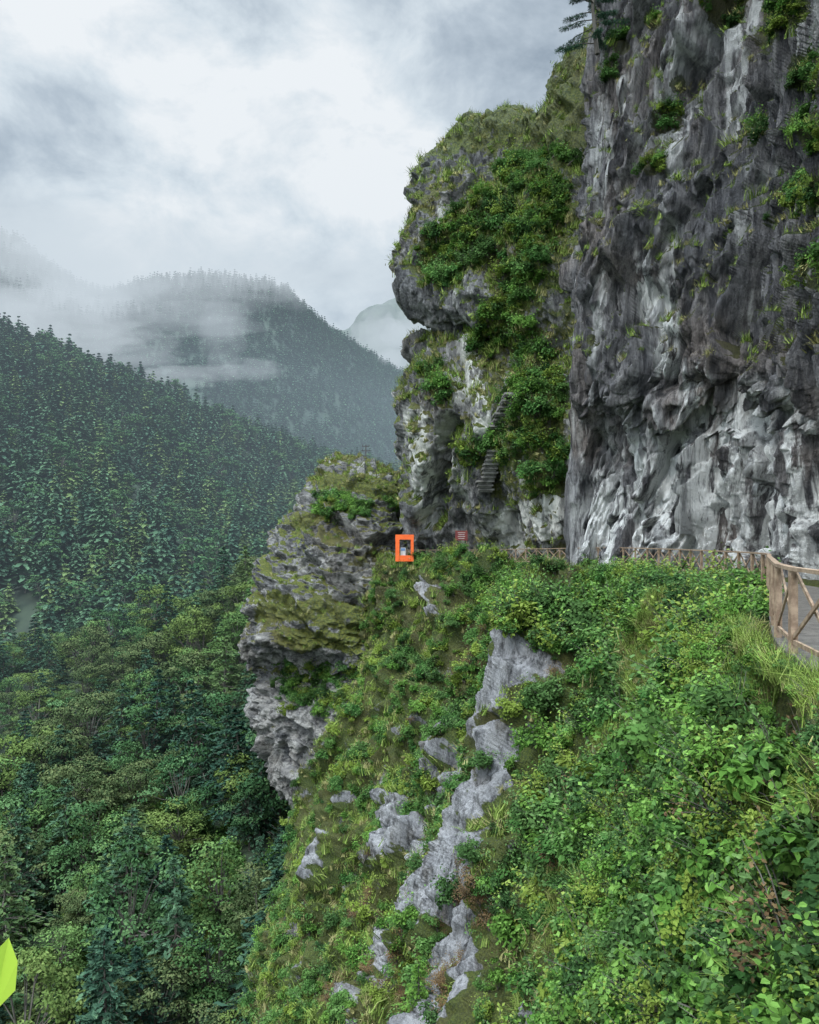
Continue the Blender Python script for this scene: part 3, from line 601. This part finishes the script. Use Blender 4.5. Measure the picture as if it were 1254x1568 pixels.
# ================================================================= HAZE + MIST
def volmat(name,sigma,col):
    m,t=newmat(name)
    ab=t.n('ShaderNodeVolumeAbsorption',{'Color':(0,0,0),'Density':sigma}); em=t.n('ShaderNodeEmission',{'Color':col,'Strength':sigma}); a=t.n('ShaderNodeAddShader'); t.set(a.inputs[0],ab); t.set(a.inputs[1],em)  # emission stands in for skylight scattered by the haze and mist
    t.n('ShaderNodeOutputMaterial',{'Volume':a}); return m
b=MB(); b.box((0,2210,52),((4000,0,0),(0,2090,0),(0,0,208))); add('valley_haze',b.mesh('valley_haze',[volmat('haze_glow',.00038,(.40,.52,.61))]))
root=bpy.data.objects.new('mist_bank',None); scene.collection.objects.link(root)
def puff(b_,r_,d,sx,sy,sz,sigma,seed,col=(.70,.77,.83)):
    c=np.array(G(b_,r_,d)); nu,nv=110,60; u=np.linspace(0,2*math.pi,nu,endpoint=False); v=np.linspace(.02,math.pi-.02,nv)
    U,Vv=np.meshgrid(u,v); D=np.stack([np.sin(Vv)*np.cos(U),np.sin(Vv)*np.sin(U),np.cos(Vv)],-1)
    k=np.maximum(.3,1+.85*fbm(D*1.5+seed*7.1,4,seed,.5))
    Pp=D*k[...,None]*np.array([sx,sy,sz])+c; i=np.arange(nu*nv).reshape(nv,nu); j=np.roll(i,-1,1)
    Q=np.stack([i[:-1],i[1:],j[1:],j[:-1]],-1).reshape(-1,4)
    V=np.concatenate([Pp.reshape(-1,3),[Pp[0].mean(0)],[Pp[-1].mean(0)]])
    t0,t1=nu*nv,nu*nv+1; caps=[]
    for a in range(0,nu,2):
        caps.append([t0,i[0,a],i[0,(a+1)%nu],i[0,(a+2)%nu]]); caps.append([t1,i[-1,(a+2)%nu],i[-1,(a+1)%nu],i[-1,a]])
    o=add('mist_puff',mesh_np('mist_puff',V,np.concatenate([Q,np.array(caps)]),[volmat('mist_glow',sigma,col)],smooth=True)); o.parent=root
for k,a in enumerate([
 (-60,400,1150,220,110,70,.005),(40,430,1120,150,110,60,.0033),(150,450,1150,150,110,36,.0026),(250,440,1200,150,100,40,.002),(350,415,1260,150,90,36,.002),(430,435,1320,120,90,40,.0018),
 (180,400,1280,280,140,50,.0026),(380,385,1360,260,120,26,.0025),(20,350,1250,260,120,60,.004),
 (110,505,720,70,34,30,.006),(30,480,700,90,50,30,.007),(175,535,760,70,30,16,.007),(230,490,950,110,50,16,.0035),(268,578,660,50,24,7,.010),(340,520,1020,30,30,50,.004),(385,565,1000,50,30,14,.0045),(300,470,1080,90,40,40,.003),(90,560,640,70,24,10,.006),
 (585,530,1950,110,110,100,.005),(630,590,1900,110,90,60,.007),(545,560,1700,60,70,22,.006),(540,430,1750,170,110,50,.0035),(640,500,2000,90,110,60,.004),(-150,500,700,120,60,50,.008),(600,430,2300,200,130,36,.004)]):
    puff(*a,seed=500+k*11)
# ================================================================= SKY, SUN, CAMERA
w=bpy.data.worlds.new('World'); scene.world=w; w.use_nodes=True; t=NT(w)
sunel,sunaz=math.radians(52),math.radians(-140)
sky=t.n('ShaderNodeTexSky',sky_type='NISHITA',sun_disc=False,sun_elevation=sunel,sun_rotation=sunaz)
g=t.n('ShaderNodeTexCoord').outputs['Generated']; sp=t.n('ShaderNodeSeparateXYZ',{0:g}); z=sp.outputs[2]
v=t.mapv(g,(1,1,1.5)); n1=t.noise(v,2.6,6,.55,.3); n2=t.noise(t.mapv(g,(1,1,1.5),(0,0,.6)),7.5,6,.6,.25)
dt=t.n('ShaderNodeVectorMath',{0:g,1:(-.36,.84,.41)},operation='DOT_PRODUCT').outputs['Value']
val=t.m('ADD',t.m('MULTIPLY',n1,.60),t.m('MULTIPLY',n2,.58)); val=t.m('ADD',val,t.mr(dt,.86,1.0,-.15,.0))
cr_=t.n('ShaderNodeValToRGB',{0:val}); e=cr_.color_ramp.elements
e[0].position=.36; e[0].color=(.33,.40,.48,1); e[1].position=.64; e[1].color=(1.0,1.03,1.05,1)
x=e.new(.46); x.color=(.53,.61,.69,1); x=e.new(.55); x.color=(.77,.85,.91,1)
zf=t.m('MULTIPLY',t.mr(z,.6,.95,1.0,5.8),t.mr(sp.outputs[1],.35,-.3,1.0,2.9))  # extra sky brightness overhead and behind the camera, added to light the scene
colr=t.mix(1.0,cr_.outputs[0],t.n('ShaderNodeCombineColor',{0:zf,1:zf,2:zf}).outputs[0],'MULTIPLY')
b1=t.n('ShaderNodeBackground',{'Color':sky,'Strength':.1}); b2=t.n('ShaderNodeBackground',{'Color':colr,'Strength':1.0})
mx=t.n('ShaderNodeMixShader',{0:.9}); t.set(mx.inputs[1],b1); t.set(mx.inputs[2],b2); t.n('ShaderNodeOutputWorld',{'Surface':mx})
sl=bpy.data.lights.new('sun','SUN'); sl.energy=1.5; sl.angle=math.radians(12); sl.color=(1,.96,.90); so=bpy.data.objects.new('sun',sl); scene.collection.objects.link(so)
from mathutils import Vector
sd=Vector((-.55,-.6,1.0)); so.rotation_euler=sd.to_track_quat('Z','Y').to_euler(); so.location=(-30,-30,60)
cam=bpy.data.cameras.new('camera'); co=bpy.data.objects.new('camera',cam); scene.collection.objects.link(co); scene.camera=co
co.location=(0,0,0); co.rotation_euler=(math.radians(90),0,0); cam.sensor_fit='VERTICAL'; cam.sensor_height=24; cam.lens=24*1200/1568; cam.shift_y=46/1568; cam.clip_end=30000; cam.clip_start=.05
scene.view_settings.view_transform='Standard'; scene.view_settings.look='None'; scene.view_settings.exposure=0
